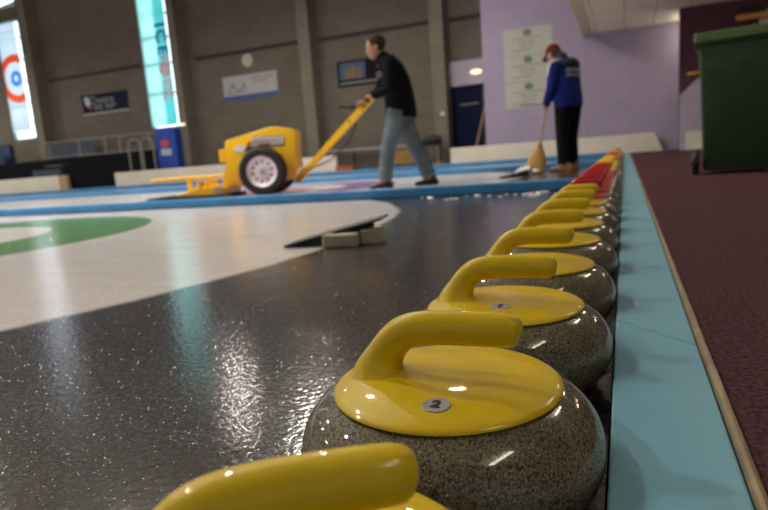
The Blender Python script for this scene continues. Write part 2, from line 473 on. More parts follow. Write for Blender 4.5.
# ------------------------------------------------------------------ the setting
ICEX = -.02
b = nb(); add_box(b, (-40, -1.5, -.1), (ICEX, 14.2, 0)); struct('floor_ice', b, 'ice')
b = nb(); add_box(b, (-40, 14.2, -.1), (ICEX, 17.2, -.002)); struct('floor_hall', b, 'floor_hall')
CARX = .1015
b = nb(); add_box(b, (CARX, -1.5, -.1), (7, 15.5, .05)); struct('floor_carpet', b, 'carpet')
b = nb(); add_box(b, (ICEX, -1.5, -.1), (CARX, 15.5, -.06)); struct('floor_shade_gap', b, 'black')  # black strip painting in the shade of the gap beside the kerb
# metal nosing between kerb foam and carpet
b = nb(); add_prism(b, [(.0905, -.06), (.1015, -.06), (.1015, .0505), (.0995, .0535), (.096, .0548), (.0925, .0535), (.0905, .0505)], -1.5, 15.2, 'Y')
struct('trim_1', b, 'brass', smooth=True)

# pale blue foam kerb, two lengths meeting at a slanted seam
def kerb(poly, label):
    b = nb(); add_prism(b, poly, -.058, .05, 'Z', .003)
    return tag(obj('foam_kerb', b, 'kerb'), label, 'kerb', 'foam kerb lengths')
kerb([(-.0155, -1.5), (.0895, -1.5), (.0895, .868), (-.0155, .985)], 'pale blue foam kerb length beside the nearest yellow handled stones')
kerb([(-.0155, .988), (.0895, .871), (.0895, 15.1), (-.0155, 15.1)], 'pale blue foam kerb length running away to the lilac wall')

# block wall with two tall window openings
W1 = (-22.40, -21.08, 2.10, 6.55); W2 = (-15.36, -13.95, 1.92, 6.9)
def blk(x0, x1, z0, z1): return ((x0, 16.5, z0), (x1, 16.8, z1))
b = nb()
for lo, hi in (blk(-40, W1[0], 0, 8), blk(W1[0], W1[1], 0, W1[2]), blk(W1[0], W1[1], W1[3], 6.98), blk(W1[1], W2[0], 0, 8),
               blk(W2[0], W2[1], 0, W2[2]), blk(W2[0], W2[1], W2[3], 8), blk(W2[1], -4.5, 0, 8), blk(-4.5, -3.2, 2.17, 8), blk(-3.62, -3.2, 0, 2.17)):
    add_box(b, lo, hi)
struct('wall_back', b, 'block')
# pillars
for i, (x0, x1) in enumerate(((-20.35, -20.02), (-13.67, -13.38), (-8.93, -8.55), (-4.88, -4.50))):
    b = nb(); add_box(b, (x0, 16.0, 0), (x1, 16.52, 8)); struct('trim_%d' % (i+2), b, 'pil')
# dark bands let into the wall
for i, (x0, x1, z) in enumerate(((-19.9, -15.4, 4.12), (-13.1, -9.0, 4.03), (-8.5, -4.95, 3.98), (-4.45, -3.3, 3.94))):
    b = nb(); add_box(b, (x0, 16.47, z-.055), (x1, 16.53, z+.055)); struct('trim_%d' % (i+6), b, 'stripe')
# windows
def window(n, W, rungs):
    x0, x1, z0, z1 = W
    b = nb()
    for lo, hi in (((x0, 16.56, z0), (x0+.06, 16.7, z1)), ((x1-.06, 16.56, z0), (x1, 16.7, z1)), ((x0, 16.56, z0), (x1, 16.7, z0+.06)), ((x0, 16.56, z1-.06), (x1, 16.7, z1))):
        add_box(b, lo, hi)
    for z in rungs: add_box(b, (x0, 16.64, z-.025), (x1, 16.69, z+.025))
    w = struct('window_%d' % n, b, 'winframe')
    box_obj('pane', (x0+.02, 16.70, z0+.02), (x1-.02, 16.72, z1-.02), 'day', w)
window(1, W1, (2.75, 3.5, 4.3, 5.1, 5.9)); window(2, W2, (3.1, 4.08, 4.95, 5.7, 6.3))
b = nb(); add_prism(b, [(-23.5, 6.98), (W1[0]+.02, 6.98), (-20.9, 7.12), (-20.9, 8), (-23.5, 8)], 16.55, 16.58, 'Y')
w3 = struct('window_3', b, 'winframe'); b = nb(); add_prism(b, [(W1[0], 7.05), (-21.0, 7.2), (-21.0, 7.9), (W1[0], 7.9)], 16.52, 16.55, 'Y'); obj('pane', b, 'day', w3)

# banners hung in the two windows
t = thing('window_banner', 'turquoise banner lettered downward, hanging in the tall window', 'banner', (W2[0]+.05, 16.52, 0))
b = nb(); add_box(b, (0, 0, 2.03), (1.13, .006, 6.85)); obj('cloth', b, banner_mat('turquoise'), t)
down = Matrix.Rotation(PI/2, 4, 'X') @ Matrix.Rotation(-PI/2, 4, 'Z')
def down_letter(s, z, m, size=.62, x=.865):
    b = nb(); add_text(b, s, size, Matrix.Translation((x, -.004, z)) @ down, .001, .022); obj('letter', b, m, t)
for s, z in (('I', 5.32), ('C', 4.96), ('E', 4.50)): down_letter(s, z, 'letters_blue')
for s, z in (('B', 4.18), ('W', 3.34), ('L', 2.94)): down_letter(s, z, 'letters_pale', .58)
b = nb(); add_lathe(b, [(0, -.004), (.24, -.004), (.24, -.001), (0, -.001)], (.865, 0, 3.88), 'Y', 24); lg = obj('round_logo', b, 'letters_pink', t)
b = nb(); add_lathe(b, [(0, -.007), (.13, -.007), (.13, -.005), (0, -.005)], (.865, 0, 3.88), 'Y', 24); obj('logo_centre', b, 'letters_pale', lg)
t = thing('window_banner', 'white banner with red and blue target rings hanging in the window', 'banner', (-21.66, 16.52, 4.42))
b = nb(); add_box(b, (-.66, 0, -2.0), (.36, .006, 2.05)); obj('cloth', b, banner_mat('rings'), t)

# recess with navy door, lilac lintel
b = nb(); add_box(b, (-4.5, 16.46, 2.17), (-3.34, 16.5, 2.83)); struct('trim_10', b, 'lilac_plain')
b = nb(); add_box(b, (-4.44, 16.58, 0), (-3.6, 16.63, 2.15)); d1 = struct('door_1', b, 'door')
b = nb(); add_box(b, (-4.5, 16.5, 0), (-4.44, 16.64, 2.17)); add_box(b, (-3.6, 16.5, 0), (-3.54, 16.64, 2.17)); obj('door_frame', b, 'door', d1)
b = nb(); add_box(b, (-4.28, 16.574, 1.64), (-3.95, 16.58, 1.68)); add_box(b, (-3.92, 16.574, 1.65), (-3.76, 16.58, 1.69)); obj('door_sign', b, 'greysign', d1)
# lilac wall
b = nb(); add_box(b, (-3.35, 15.5, 0), (7, 16.5, 8)); struct('wall_lilac', b, 'lilac')
b = nb(); add_box(b, (-.955, 15.485, .0), (-.925, 15.5, 2.89)); struct('trim_11', b, 'lilac_plain')
# low ceiling on the right
b = nb(); add_box(b, (-.70, -3, 2.89), (7, 15.5, 3.0)); struct('ceiling_low', b, 'tiles')
b = nb(); add_box(b, (-.92, -3, 2.875), (-.70, 15.5, 3.6)); struct('trim_12', b, 'trim')
b = nb(); add_box(b, (-40, -6, 8), (7, 17, 8.2)); struct('ceiling_hall', b, 'roof')
# maroon stair wall and stair side
b = nb(); add_box(b, (1.05, 13.95, .05), (7, 14.2, 2.89)); struct('wall_maroon', b, 'maroon')
b = nb(); add_prism(b, [(1.05, .05), (4.4, .05), (4.4, 2.85), (2.85, 2.85), (1.05, 1.17)], 13.86, 13.95, 'Y'); struct('wall_stair', b, 'lilac_plain')
b = nb(); add_prism(b, [(2.28, 2.32), (2.36, 2.40), (2.86, 2.86), (2.76, 2.86)], 13.84, 13.97, 'Y'); struct('trim_13', b, 'white_board')
b = nb(); add_box(b, (7, -3, 0), (7.2, 15.5, 3)); struct('wall_right', b, 'lilac_plain')
# white skirting at the stair foot
b = nb(); add_box(b, (1.16, 13.83, .05), (1.9, 13.86, .42)); struct('baseboard_right', b, 'white_board')

# boards round the rink
def board(x0, x1, y, z1, label, slant=False, end=None):
    t = thing('rink_board', label, 'rink board', ((x0+x1)/2, y, 0), 0, 'white boards round the rink'); hx = (x1-x0)/2
    b = nb()
    add_prism(b, [(-hx, 0), (hx+(.22 if slant else 0), 0), (hx, z1), (-hx, z1)], 0, .12, 'Y', .008)
    obj('panel', b, 'white_board', t)
    if end: box_obj('end_panel', (hx+.002, -.01, 0), (hx+.40, .13, z1), 'tan', t, .006)
    return t
board(-30, -18.65, 15.2, .60, 'long cream white rink board with tan end before the dark platform', end=True)
board(-16.0, -7.62, 15.2, .535, 'cream white rink board behind the yellow ice machine')
board(-4.25, .62, 15.2, .475, 'cream white rink board along the lilac wall', slant=True)

# dividers between the sheets
def divider(y, label, x1=-.33, w=.11, h=.082):
    b = nb(); add_box(b, (-40, y, 0), (x1, y+w, h), .012, 2)
    return tag(obj('foam_divider', b, 'divider'), label, 'lane divider', 'blue dividers between the ice sheets')
divider(4.60, 'blue foam divider in front of the wheeled yellow ice machine'); divider(9.42, 'blue foam divider just behind the two men')
divider(14.25, 'farthest blue foam edge at the foot of the white boards', h=.1)

# scraped snow against the first divider
b = nb()
rnd = random.Random(3)
for k in range(24):
    x = rnd.choice([rnd.gauss(-1.15, .16), rnd.gauss(-.62, .10), rnd.uniform(-1.7, -.4)]); y = 4.57-abs(rnd.gauss(0, .20))
    s = rnd.uniform(.004, .011)
    q = bmesh.new(); bmesh.ops.create_icosphere(q, subdivisions=2, radius=s)
    for v in q.verts: v.co = V((v.co.x*rnd.uniform(1.8, 3.4), v.co.y*1.8, max(0, v.co.z*.5)))*(1+rnd.uniform(-.25, .25))
    merge(b, q, Matrix.Translation((x, y, 0)))
tag(obj('scraped_snow', b, 'snow', smooth=True), 'loose white snow scraped against the first blue divider', 'snow', kind='stuff')

# ------------------------------------------------------------------ curling stones
SX, SY1, PITCH = -.1613, .2218, .301
def body_bm():
    b = nb(); prof = [(0, 0), (.066, 0), (.07, .004), (.09, .006)]
    for k in range(1, 40):
        a = -PI/2 + PI*k/40
        prof.append((.085+.0605*math.copysign(abs(math.cos(a))**.96, math.cos(a)), .057+.057*math.copysign(abs(math.sin(a))**.96, math.sin(a))))
    prof += [(.085, .1142), (0, .1142)]
    add_lathe(b, prof, seg=96); return b
def plate_bm():
    b = nb(); R_ = .1100; prof = [(0, .1118), (.098, .1112), (.1075, .1116)]
    for k in range(0, 25):
        q = 1-(k/24)**1.8 if k < 24 else 0
        prof.append((R_*q, .1124+.0110*math.sqrt(max(0, 1-q**3.5))))
    add_lathe(b, prof, seg=96); return b
def grip_bm():
    b = nb()
    P = [(-.0670, .1130), (-.0680, .1185), (-.0680, .1235), (-.0665, .1300), (-.0615, .1390), (-.0560, .1490), (-.0478, .1575), (-.0385, .1638), (-.0260, .1672), (-.008, .1686), (.020, .1692), (.045, .1690), (.061, .1684), (.0680, .1680), (.0718, .1676), (.0742, .1672)]
    R = [(.050, .043), (.0360, .0335), (.0285, .0272), (.0230, .0222), (.0186, .0190), (.0173, .0176), (.0169, .0171), (.0171, .0170), (.0169, .0169), (.0167, .0169), (.0166, .0168), (.0165, .0166), (.0160, .0162), (.0144, .0146), (.0115, .0117), (.0060, .0060)]
    # smooth the centre line
    pts, rad = [], []
    for i in range(len(P)-1):
        for s in (0, .5):
            pts.append((P[i][0]*(1-s)+P[i+1][0]*s, 0, P[i][1]*(1-s)+P[i+1][1]*s)); rad.append((R[i][0]*(1-s)+R[i+1][0]*s, R[i][1]*(1-s)+R[i+1][1]*s))
    pts.append((P[-1][0], 0, P[-1][1])); rad.append(R[-1])
    for it in range(2):
        pts = [pts[0]] + [tuple((pts[i-1][j]+2*pts[i][j]+pts[i+1][j])/4 for j in range(3)) for i in range(1, len(pts)-1)] + [pts[-1]]
    add_tube(b, pts, rad, 32, (0, 1, 0), False)
    return b
def disc_bm():
    b = nb(); add_lathe(b, [(0, 0), (.0125, 0), (.0125, .0012), (.0118, .0016), (.0112, .0014), (0, .0014)], seg=32); return b

def make_stone(handle_mat):
    t = bpy.data.objects.new('curling_stone', None); COL.objects.link(t); t.empty_display_size = .05
    obj('granite_body', body_bm(), 'granite', t, True, 60)
    obj('handle_plate', plate_bm(), handle_mat, t, True, 60)
    obj('grip', grip_bm(), handle_mat, t, True, 80)
    d = obj('number_disc', disc_bm(), 'disc', t, True)
    return t
protos = {'yellow': make_stone('yellow'), 'red': make_stone('red')}
numerals = {}
for k in range(1, 9):
    b = nb(); add_text(b, str(k), .0165, Matrix.Translation((0, 0, .0016)), .0004, .0006)
    me = bpy.data.meshes.new('numeral'); b.to_mesh(me); b.free(); me.materials.append(M['ink']); numerals[k] = me
ORD = ['first', 'second', 'third', 'fourth', 'fifth', 'sixth', 'seventh', 'last']
RUN = {0: 'nearest yellow', 1: 'nearest red', 2: 'middle yellow', 3: 'middle red', 4: 'far yellow', 5: 'far red'}
used = set(); rs = random.Random(11)
STONES = []
for i in range(48):
    run, k = divmod(i, 8); c = 'yellow' if run % 2 == 0 else 'red'; src = protos[c]
    if c not in used: r = src; used.add(c); kids = list(src.children)
    else:
        r = src.copy(); COL.objects.link(r); kids = []
        for ch in protos[c].children:
            q = ch.copy(); COL.objects.link(q); q.parent = r; kids.append(q)
    r.location = (SX-.0015-(.004 if i == 0 else 0)-(rs.uniform(0, .004) if i > 4 else 0), SY1+PITCH*i+(.0095 if i == 0 else 0), 0)
    rz = {0: .56, 1: .0, 2: -.01, 3: -.02, 4: .02}.get(i, rs.uniform(-.07, .07)); r.rotation_euler = (0, 0, rz)
    STONES.append((r, kids, k))
    if i == 0: lab = 'yellow handled stone closest to the camera, cut off by the bottom edge'
    elif i == 1: lab = 'granite curling stone with yellow handle, its grey disc numbered 2'
    else: lab = '%s handled granite curling stone, %s in the %s run of eight' % (c, ORD[k], RUN[run])
    tag(r, lab, 'curling stone', 'curling stones lined up along the kerb')
for r, kids, k in STONES:
    d = [q for q in kids if q.name.startswith('number_disc')][0]
    off = {1: (.012, -.072), 2: (.005, -.05), 4: (.02, -.055)}.get(STONES.index((r, kids, k)), (rs.uniform(-.03, .03), -.06))
    d.location = (off[0], off[1], .1124+.0110*math.sqrt(1-(math.hypot(*off)/.1100)**3.5)-.0006)
    d.rotation_euler = (.075, 0, 0)
    n = bpy.data.objects.new('numeral', numerals[k+1]); COL.objects.link(n); n.parent = d

# ------------------------------------------------------------------ hacks
def hack(x, y, rz, label, near=True):
    t = thing('foot_hack', label, 'hack', (x, y, 0), rz, 'rubber foot hacks behind the houses')
    b = nb()
    a = math.atan2(.092, .41)
    q = bmesh.new(); add_box(q, (-.21, -.08, 0), (.215, .10, .010), .003)
    merge(b, q, Matrix.Translation((0, 0, .047)) @ Matrix.Rotation(-a, 4, 'Y'))
    obj('foot_plate', b, 'black', t)
    b = nb(); add_prism(b, [(-.19, 0), (.125, 0), (.15, .068), (.12, .068)], -.06, .09, 'Y', .003); obj('rubber_wedge', b, 'rubber', t)
    if near: box_obj('foam_block', (-.025, -.135, 0), (.12, -.062, .052), 'foam', t, .008)
    if near: box_obj('foam_block', (.122, -.085, 0), (.212, -.015, .062), 'foam', t, .008)
    return t
hack(-1.115, 2.17, .20, 'black rubber foot hack on cream foam blocks, on the nearest sheet')
hack(-1.20, 7.15, .1, 'black rubber foot hack beside a snow pile near the broom', False)
b = nb()
for k in range(16):
    q = bmesh.new(); s = rnd.uniform(.02, .04); bmesh.ops.create_icosphere(q, subdivisions=2, radius=s)
    for v in q.verts: v.co = V((v.co.x*1.5, v.co.y, v.co.z*.8))*(1+rnd.uniform(-.2, .2))
    merge(b, q, Matrix.Translation((rnd.gauss(-1.16, .07), 7.62+rnd.gauss(0, .05), rnd.uniform(0.02, .08))))
tag(obj('snow_pile', b, 'snow', smooth=True), 'small heap of white snow swept up behind the far hack', 'snow', kind='stuff')

# ------------------------------------------------------------------ ice machine
t = thing('ice_machine', 'yellow walk-behind ice scraping machine on two white-rimmed wheels', 'ice machine', (-4.135, 6.353, 0), .33)
HY = -.18      # near side of the hood
b = nb()
add_prism(b, [(-.47, .13), (-.56, .15), (-.47, .43), (-.475, .58), (-.455, .69), (-.36, .712), (.11, .815), (.20, .812), (.405, .767), (.422, .70), (.40, .40), (.41, .31), (.33, .17), (.10, .14)], HY, .20, 'Y', .016)
hood = obj('hood', b, 'mach', t, True, 30)
b = nb(); add_box(b, (-.565, -.13, .435), (-.478, .13, .59), .012); obj('front_box', b, 'mach', t)
b = nb()   # decal block: pale slanted lettering over a dark shadow
for k in range(9):
    x = -.115+k*.043
    add_prism(b, [(x, .662-.002*k), (x+.034, .662-.002*k), (x+.044, .728-.003*k), (x+.010, .728-.003*k)], HY-.0045, HY-.001, 'Y')
for k in range(10):
    x = -.15+k*.042
    add_prism(b, [(x, .598), (x+.033, .598), (x+.043, .648), (x+.010, .648)], HY-.0045, HY-.001, 'Y')
obj('decal_lettering', b, 'decal_l', hood)
b = nb(); add_prism(b, [(-.36, .545), (-.16, .545), (-.10, .585), (.275, .578), (.285, .66), (-.09, .668), (-.17, .60)], HY-.003, HY-.0005, 'Y'); obj('decal_shadow', b, 'decal_d', hood)
b = nb(); add_lathe(b, [(0, -.004), (.06, -.004), (.06, 0), (0, 0)], (0, 0, 0), 'Y', 24)
for v in b.verts: v.co = V((-.275+v.co.x*1.15, HY-.003+v.co.y, .583+v.co.z*.75))
obj('decal_emblem', b, 'white', hood)
b = nb(); add_prism(b, [(-.20, .585), (-.16, .585), (-.125, .655), (-.165, .655)], HY-.0065, HY-.003, 'Y'); add_prism(b, [(-.05, .60), (.10, .60), (.105, .622), (-.045, .622)], HY-.0065, HY-.0045, 'Y'); obj('decal_slash', b, 'decal_r', hood)
for sgn in (-1, 1):
    yc = -.262 if sgn < 0 else .282
    b = nb(); w = .085
    add_lathe(b, [(.185, -w*.9), (.205, -w), (.262, -w), (.284, -w*.75), (.292, -w*.3), (.292, w*.3), (.284, w*.75), (.262, w), (.205, w), (.185, w*.9), (.185, -w*.9)], (0, yc, .292), 'Y', 56)
    wh = obj('tyre', b, 'rubber', t, True, 40)
    b = nb(); s = sgn
    add_lathe(b, [(0, s*.055), (.040, s*.055), (.052, s*.040), (.145, s*.036), (.165, s*.056), (.184, s*.072), (.189, s*.062), (.189, -s*.06), (0, -s*.06)], (0, yc, .292), 'Y', 48); obj('wheel_rim', b, 'rim', wh, True, 40)
    b = nb()
    for k in range(10):
        a = 2*PI*k/10+.2; add_lathe(b, [(0, s*.0395), (.0155, s*.0395), (.0155, s*.025), (0, s*.025)], (.118*math.cos(a), yc, .292+.118*math.sin(a)), 'Y', 12)
    obj('rim_holes', b, 'black', wh)
    b = nb(); add_lathe(b, [(0, s*.083), (.022, s*.080), (.030, s*.055), (0, s*.055)], (0, yc, .292), 'Y', 16); obj('hub', b, 'steel', wh, True)
# front bar, link arms, cutter head
b = nb(); add_tube(b, [(-1.485, -.05, .272), (-1.0, -.05, .274), (-.55, -.05, .278)], .021, 12); obj('front_bar', b, 'mach', t, True)
for x in (-1.0, -.735): b = nb(); add_box(b, (x-.027, -.078, .07), (x+.027, -.022, .272), .008); obj('link_arm', b, 'mach', t)
b = nb(); add_prism(b, [(-1.13, .045), (-1.09, .085), (-.93, .115), (-.86, .15), (-.62, .16), (-.46, .14), (-.46, .05)], -.30, .32, 'Y', .012); obj('cutter_head', b, 'mach', t)
for yy in (-.26, 0, .26): b = nb(); add_cyl(b, (-.79, yy, .13), (-.79, yy, .225), .045, 14); obj('adjuster', b, 'mach', t, True)
b = nb(); add_prism(b, [(-1.50, .012), (-1.42, .062), (-1.12, .072), (-.42, .05), (-.42, .004), (-1.12, .004)], -.36, .38, 'Y', .004); obj('blade', b, 'black', t)
for x in (-.60, -.535): b = nb(); add_cyl(b, (x, -.335, .01), (x+.015, -.335, .155), .019, 10); obj('lift_strut', b, 'steel', t, True)
# handle bar up to the man's hands
INV = (Matrix.Translation((-4.135, 6.353, 0)) @ Matrix.Rotation(.33, 4, 'Z')).inverted()
HB0 = INV @ V((-3.78, 6.42, .14)); HB1 = INV @ V((-2.66, 6.39, 1.045))
hd = (HB1-HB0).normalized(); zax = V((0, 0, 1))-hd*hd.z; zax.normalize(); yax = zax.cross(hd).normalized()
q = bmesh.new(); bmesh.ops.create_cube(q, size=1); ln = (HB1-HB0).length
for v in q.verts: v.co = V((v.co.x*ln, v.co.y*.05, v.co.z*.082*(1.0 if v.co.x < 0 else .92)))
bmesh.ops.bevel(q, geom=q.edges[:], offset=.008, segments=2, profile=.5, affect='EDGES')
HC = (HB0+HB1)/2; b = nb()
merge(b, q, Matrix(((hd.x, yax.x, zax.x, HC.x), (hd.y, yax.y, zax.y, HC.y), (hd.z, yax.z, zax.z, HC.z), (0, 0, 0, 1))))
hb = obj('handle_bar', b, 'mach', t)
for k in (.72, .90):
    b = nb(); p = HB0.lerp(HB1, k); add_cyl(b, p-yax*.027, p+yax*.027, .014, 12); obj('bar_hole', b, 'black', hb)
b = nb(); e = HB1+hd*.012; add_tube(b, [e-yax*.20-zax*.02, e-yax*.1-zax*.01, e+yax*.1-zax*.01, e+yax*.20-zax*.02], .015, 12, (0, 0, 1)); obj('hand_grip', b, 'black', hb, True)
LV = HB0.lerp(HB1, .80)
b = nb(); add_tube(b, [LV+V((0, .03, .0)), LV+V((-.03, .10, .08)), LV+V((-.0, .13, .115))], .011, 10, (1, 0, 0)); add_tube(b, [LV+V((-.20, .10, .115)), LV+V((-.10, .12, .10)), LV+V((.06, .14, .115))], .016, 10, (0, 0, 1)); obj('throttle_lever', b, 'black', hb, True)
b = nb(); add_tube(b, [LV+V((-.06, .12, .09)), LV+V((-.02, .09, -.10)), LV+V((-.14, .07, -.32)), LV+V((-.36, .06, -.50)), LV+V((-.66, .04, -.60))], .008, 8, (0, 1, 0)); obj('throttle_cable', b, 'black', hb, True)

# ------------------------------------------------------------------ figures (local axes: x forward, y left, z up)
def head_parts(bm, c, tilt, s=1.):
    """skull, jaw, nose, lips, ears, brow joined into bm; c = centre of head, tilt = pitch forward (rad)"""
    R = Matrix.Translation(c) @ Matrix.Rotation(tilt, 4, 'Y') @ Matrix.Scale(s, 4)
    def ball(p, r, sub=3):
        q = bmesh.new(); bmesh.ops.create_icosphere(q, subdivisions=sub, radius=1)
        for v in q.verts: v.co = V((p[0]+v.co.x*r[0], p[1]+v.co.y*r[1], p[2]+v.co.z*r[2]))
        merge(bm, q, R)
    ball((-.012, 0, .032), (.098, .076, .090)); ball((.022, 0, -.045), (.068, .058, .072)); ball((.050, 0, -.083), (.034, .036, .028))
    ball((.078, 0, .030), (.020, .050, .014)); ball((.096, 0, -.018), (.020, .016, .018)); ball((.086, 0, .006), (.016, .011, .030))
    ball((.080, 0, -.056), (.014, .026, .008)); ball((.076, 0, -.068), (.014, .022, .008))
    for s_ in (-1, 1):
        ball((-.012, s_*.078, -.010), (.019, .010, .032)); ball((.058, s_*.034, -.022), (.022, .022, .018))
    return R
def eyes(parent, R):
    for s_ in (-1, 1):
        b = nb(); q = bmesh.new(); bmesh.ops.create_uvsphere(q, u_segments=12, v_segments=8, radius=.012); merge(b, q, R @ Matrix.Translation((.073, s_*.032, .012)))
        e = obj('eye', b, 'eyew', parent, True)
        b = nb(); q = bmesh.new(); bmesh.ops.create_uvsphere(q, u_segments=10, v_segments=6, radius=.0062); merge(b, q, R @ Matrix.Translation((.081, s_*.032, .012))); obj('iris', b, 'ink', e, True)
def hand(bm, wrist, d, palm_n, curl=1.0, side=1):
    """palm and five fingers curling towards palm_n"""
    d = V(d).normalized(); n = V(palm_n); n = (n-d*n.dot(d)).normalized(); s = d.cross(n)*side
    w = V(wrist)
    add_tube(bm, [w-d*.02, w+d*.03, w+d*.085], [(.026, .019), (.036, .017), (.038, .014)], 12, tuple(s))
    for k, (o, ln) in enumerate(((.028, .072), (.0095, .082), (-.0095, .076), (-.027, .058))):
        p0 = w+d*.075+s*o; a1 = .55*curl; a2 = 1.35*curl; a3 = 2.1*curl
        p1 = p0+(d*math.cos(a1)+n*math.sin(a1))*ln*.45; p2 = p1+(d*math.cos(a2)+n*math.sin(a2))*ln*.32; p3 = p2+(d*math.cos(a3)+n*math.sin(a3))*ln*.25
        add_tube(bm, [p0, p1, p2, p3], [.0095, .0088, .0080, .0068], 8, tuple(s))
    p0 = w+d*.025+s*.03; p1 = p0+(d*.5+s*.75+n*.35).normalized()*.038; p2 = p1+(d*.75+n*.6).normalized()*.032; p3 = p2+(d*.6+n*.8-s*.3).normalized()*.022
    add_tube(bm, [p0, p1, p2, p3], [.013, .011, .0095, .0075], 8, tuple(n))
def shoe_bm(ank, yaw_, L_=.28, pit=0.):
    b = nb()
    add_tube(b, [(-.075, 0, .040), (-.03, 0, .043), (.05, 0, .040), (.12, 0, .032), (.175, 0, .026)], [(.034, .034), (.039, .043), (.043, .040), (.047, .030), (.036, .022)], 16, (0, 1, 0))
    add_tube(b, [(-.035, 0, .05), (-.035, 0, .115)], [(.040, .050), (.040, .046)], 14, (0, 1, 0), False)
    add_box(b, (-.10, -.036, 0.0), (.195, .036, .018), .008)
    b2 = remesh(b, .008, 3)
    bmesh.ops.transform(b2, matrix=Matrix.Translation((ank[0], ank[1], ank[2])) @ Matrix.Rotation(yaw_, 4, 'Z') @ Matrix.Rotation(pit, 4, 'Y') @ Matrix.Scale(L_/.29, 4), verts=b2.verts[:])
    return b2

def person(label, loc, rotz, J, head_c, head_tilt, hands, mats, hem, legw=1., hs=1.):
    t = thing('person', label, 'person', loc, rotz)
    g = lambda k: V(J[k])
    # body: one continuous skin surface
    bm = nb()
    R = head_parts(bm, head_c, head_tilt, hs)
    add_tube(bm, [g('pelvis'), g('waist'), g('chest'), g('neck')-V((0, 0, .03))], [(.155, .10), (.14, .095), (.165, .11), (.06, .06)], 20, (0, 1, 0))
    add_tube(bm, [g('neck')-V((0, 0, .06)), g('neck'), V(head_c)+V((-.015, 0, -.04))], [.062, .056, .056], 14)
    for s in 'lr':
        add_tube(bm, [g('sh'+s), g('sh'+s).lerp(g('el'+s), .5), g('el'+s), g('el'+s).lerp(g('wr'+s), .4), g('wr'+s)], [.055, .046, .038, .037, .026], 12, (1, 0, 0))
        add_tube(bm, [g('hip'+s), g('hip'+s).lerp(g('kn'+s), .5), g('kn'+s), g('kn'+s).lerp(g('an'+s), .35), g('an'+s)], [.088, .074, .055, .056, .038], 14, (0, 1, 0))
        add_tube(bm, [g('an'+s), g('an'+s)+V((math.cos(J['ft'+s])*.10, math.sin(J['ft'+s])*.10, -.055))], [.036, .03], 10)
    for (w, d, n, c, sd) in hands: hand(bm, w, d, n, c, sd)
    body = obj('body', remesh(bm, .0065, 3), 'skin', t, True, 180)
    eyes(t, R)
    # trousers
    bm = nb()
    add_tube(bm, [g('pelvis')-V((0, 0, .05)), g('pelvis'), g('waist')], [(.165, .118), (.176, .128), (.165, .115)], 22, (0, 1, 0))
    for s in 'lr':
        h, k, a = g('hip'+s), g('kn'+s), g('an'+s)
        add_tube(bm, [h+V((0, 0, .02)), h.lerp(k, .5), k, k.lerp(a, .4), k.lerp(a, .8), a+V((0, 0, .012))], [(.105*legw, .112*legw), .094*legw, .077*legw, .076*legw, .074*legw, .078*legw], 16, (0, 1, 0), False)
    obj('trousers', remesh(bm, .010, 4), mats['legs'], t, True, 180)
    for s in 'lr':
        a = g('an'+s); obj('shoe', shoe_bm((a.x, a.y, J.get('sz'+s, 0.)), J['ft'+s], .29, J.get('sp'+s, 0.)), mats['shoe'], t, True, 180)
    # jacket
    bm = nb()
    jk = J['jk']
    add_tube(bm, [p for p, r in jk], [r for p, r in jk], 26, (0, 1, 0))
    for s in 'lr':
        sh, e, w = g('sh'+s), g('el'+s), g('wr'+s)
        add_tube(bm, [V(jk[-3][0]).lerp(sh, .55), sh, sh.lerp(e, .5), e, e.lerp(w, .5), w], [.085, .083, .072, .064, .058, .050], 16, (1, 0, 0), False)
    q = remesh(bm, .011, 4)
    cut(q, hem, (0, 0, -1))
    jacket = obj('jacket', q, mats['jacket'], t, True, 180)
    return t, jacket, R

# man pushing the ice machine (faces along it, a little towards the camera)
J = dict(pelvis=(-.15, 0, .91), waist=(-.14, 0, 1.05), chest=(-.085, 0, 1.30), neck=(.02, 0, 1.485),
         shl=(-.07, .195, 1.395), ell=(-.06, .285, 1.125), wrl=(.145, .165, 1.075), shr=(-.045, -.195, 1.395), elr=(.10, -.255, 1.165), wrr=(.265, -.13, 1.055),
         hipl=(-.13, .10, .87), knl=(.01, .11, .48), anl=(.085, .11, .085), hipr=(-.165, -.10, .87), knr=(-.29, -.10, .48), anr=(-.455, -.095, .095),
         ftl=.10, ftr=.30, spr=.0, szr=.0,
         jk=[((-.165, 0, .77), (.205, .185)), ((-.16, 0, .92), (.21, .185)), ((-.15, 0, 1.07), (.205, .178)), ((-.125, 0, 1.22), (.205, .170)), ((-.09, 0, 1.36), (.185, .145)), ((-.035, 0, 1.44), (.14, .125)), ((.012, 0, 1.50), (.084, .088))])
man, jacket, R = person('man in black jacket and faded jeans pushing the yellow machine', (-2.475, 6.33, 0), PI+.33, J, (.085, 0, 1.625), .20,
    [((.145, .165, 1.075), (.75, -.50, .0), (.1, .1, -1), .95, -1), ((.265, -.13, 1.055), (.9, .1, -.25), (.1, .1, -1), .95, 1)],
    dict(legs='jeans', shoe='shoe', jacket='jacket'), (0, 0, .81), 1.16, 1.10); man.scale = (.955, .955, .955)
bm = nb(); q = bmesh.new(); bmesh.ops.create_uvsphere(q, u_segments=28, v_segments=18, radius=1)
for v in q.verts: v.co = V((-.022+v.co.x*.098, v.co.y*.083, .038+v.co.z*.096))
bmesh.ops.bisect_plane(q, geom=q.verts[:]+q.edges[:]+q.faces[:], plane_co=(.066, 0, .058), plane_no=(.72, 0, -.66), clear_outer=True)
bmesh.ops.holes_fill(q, edges=q.edges[:])
merge(bm, q, R); obj('hair', bm, 'hair', man, True, 60)
bm = nb(); add_tube(bm, [(.015, 0, 1.462), (.030, 0, 1.512)], [(.084, .09), (.074, .08)], 20, (0, 1, 0), False); obj('collar', bm, 'jacket', man, True, 50)
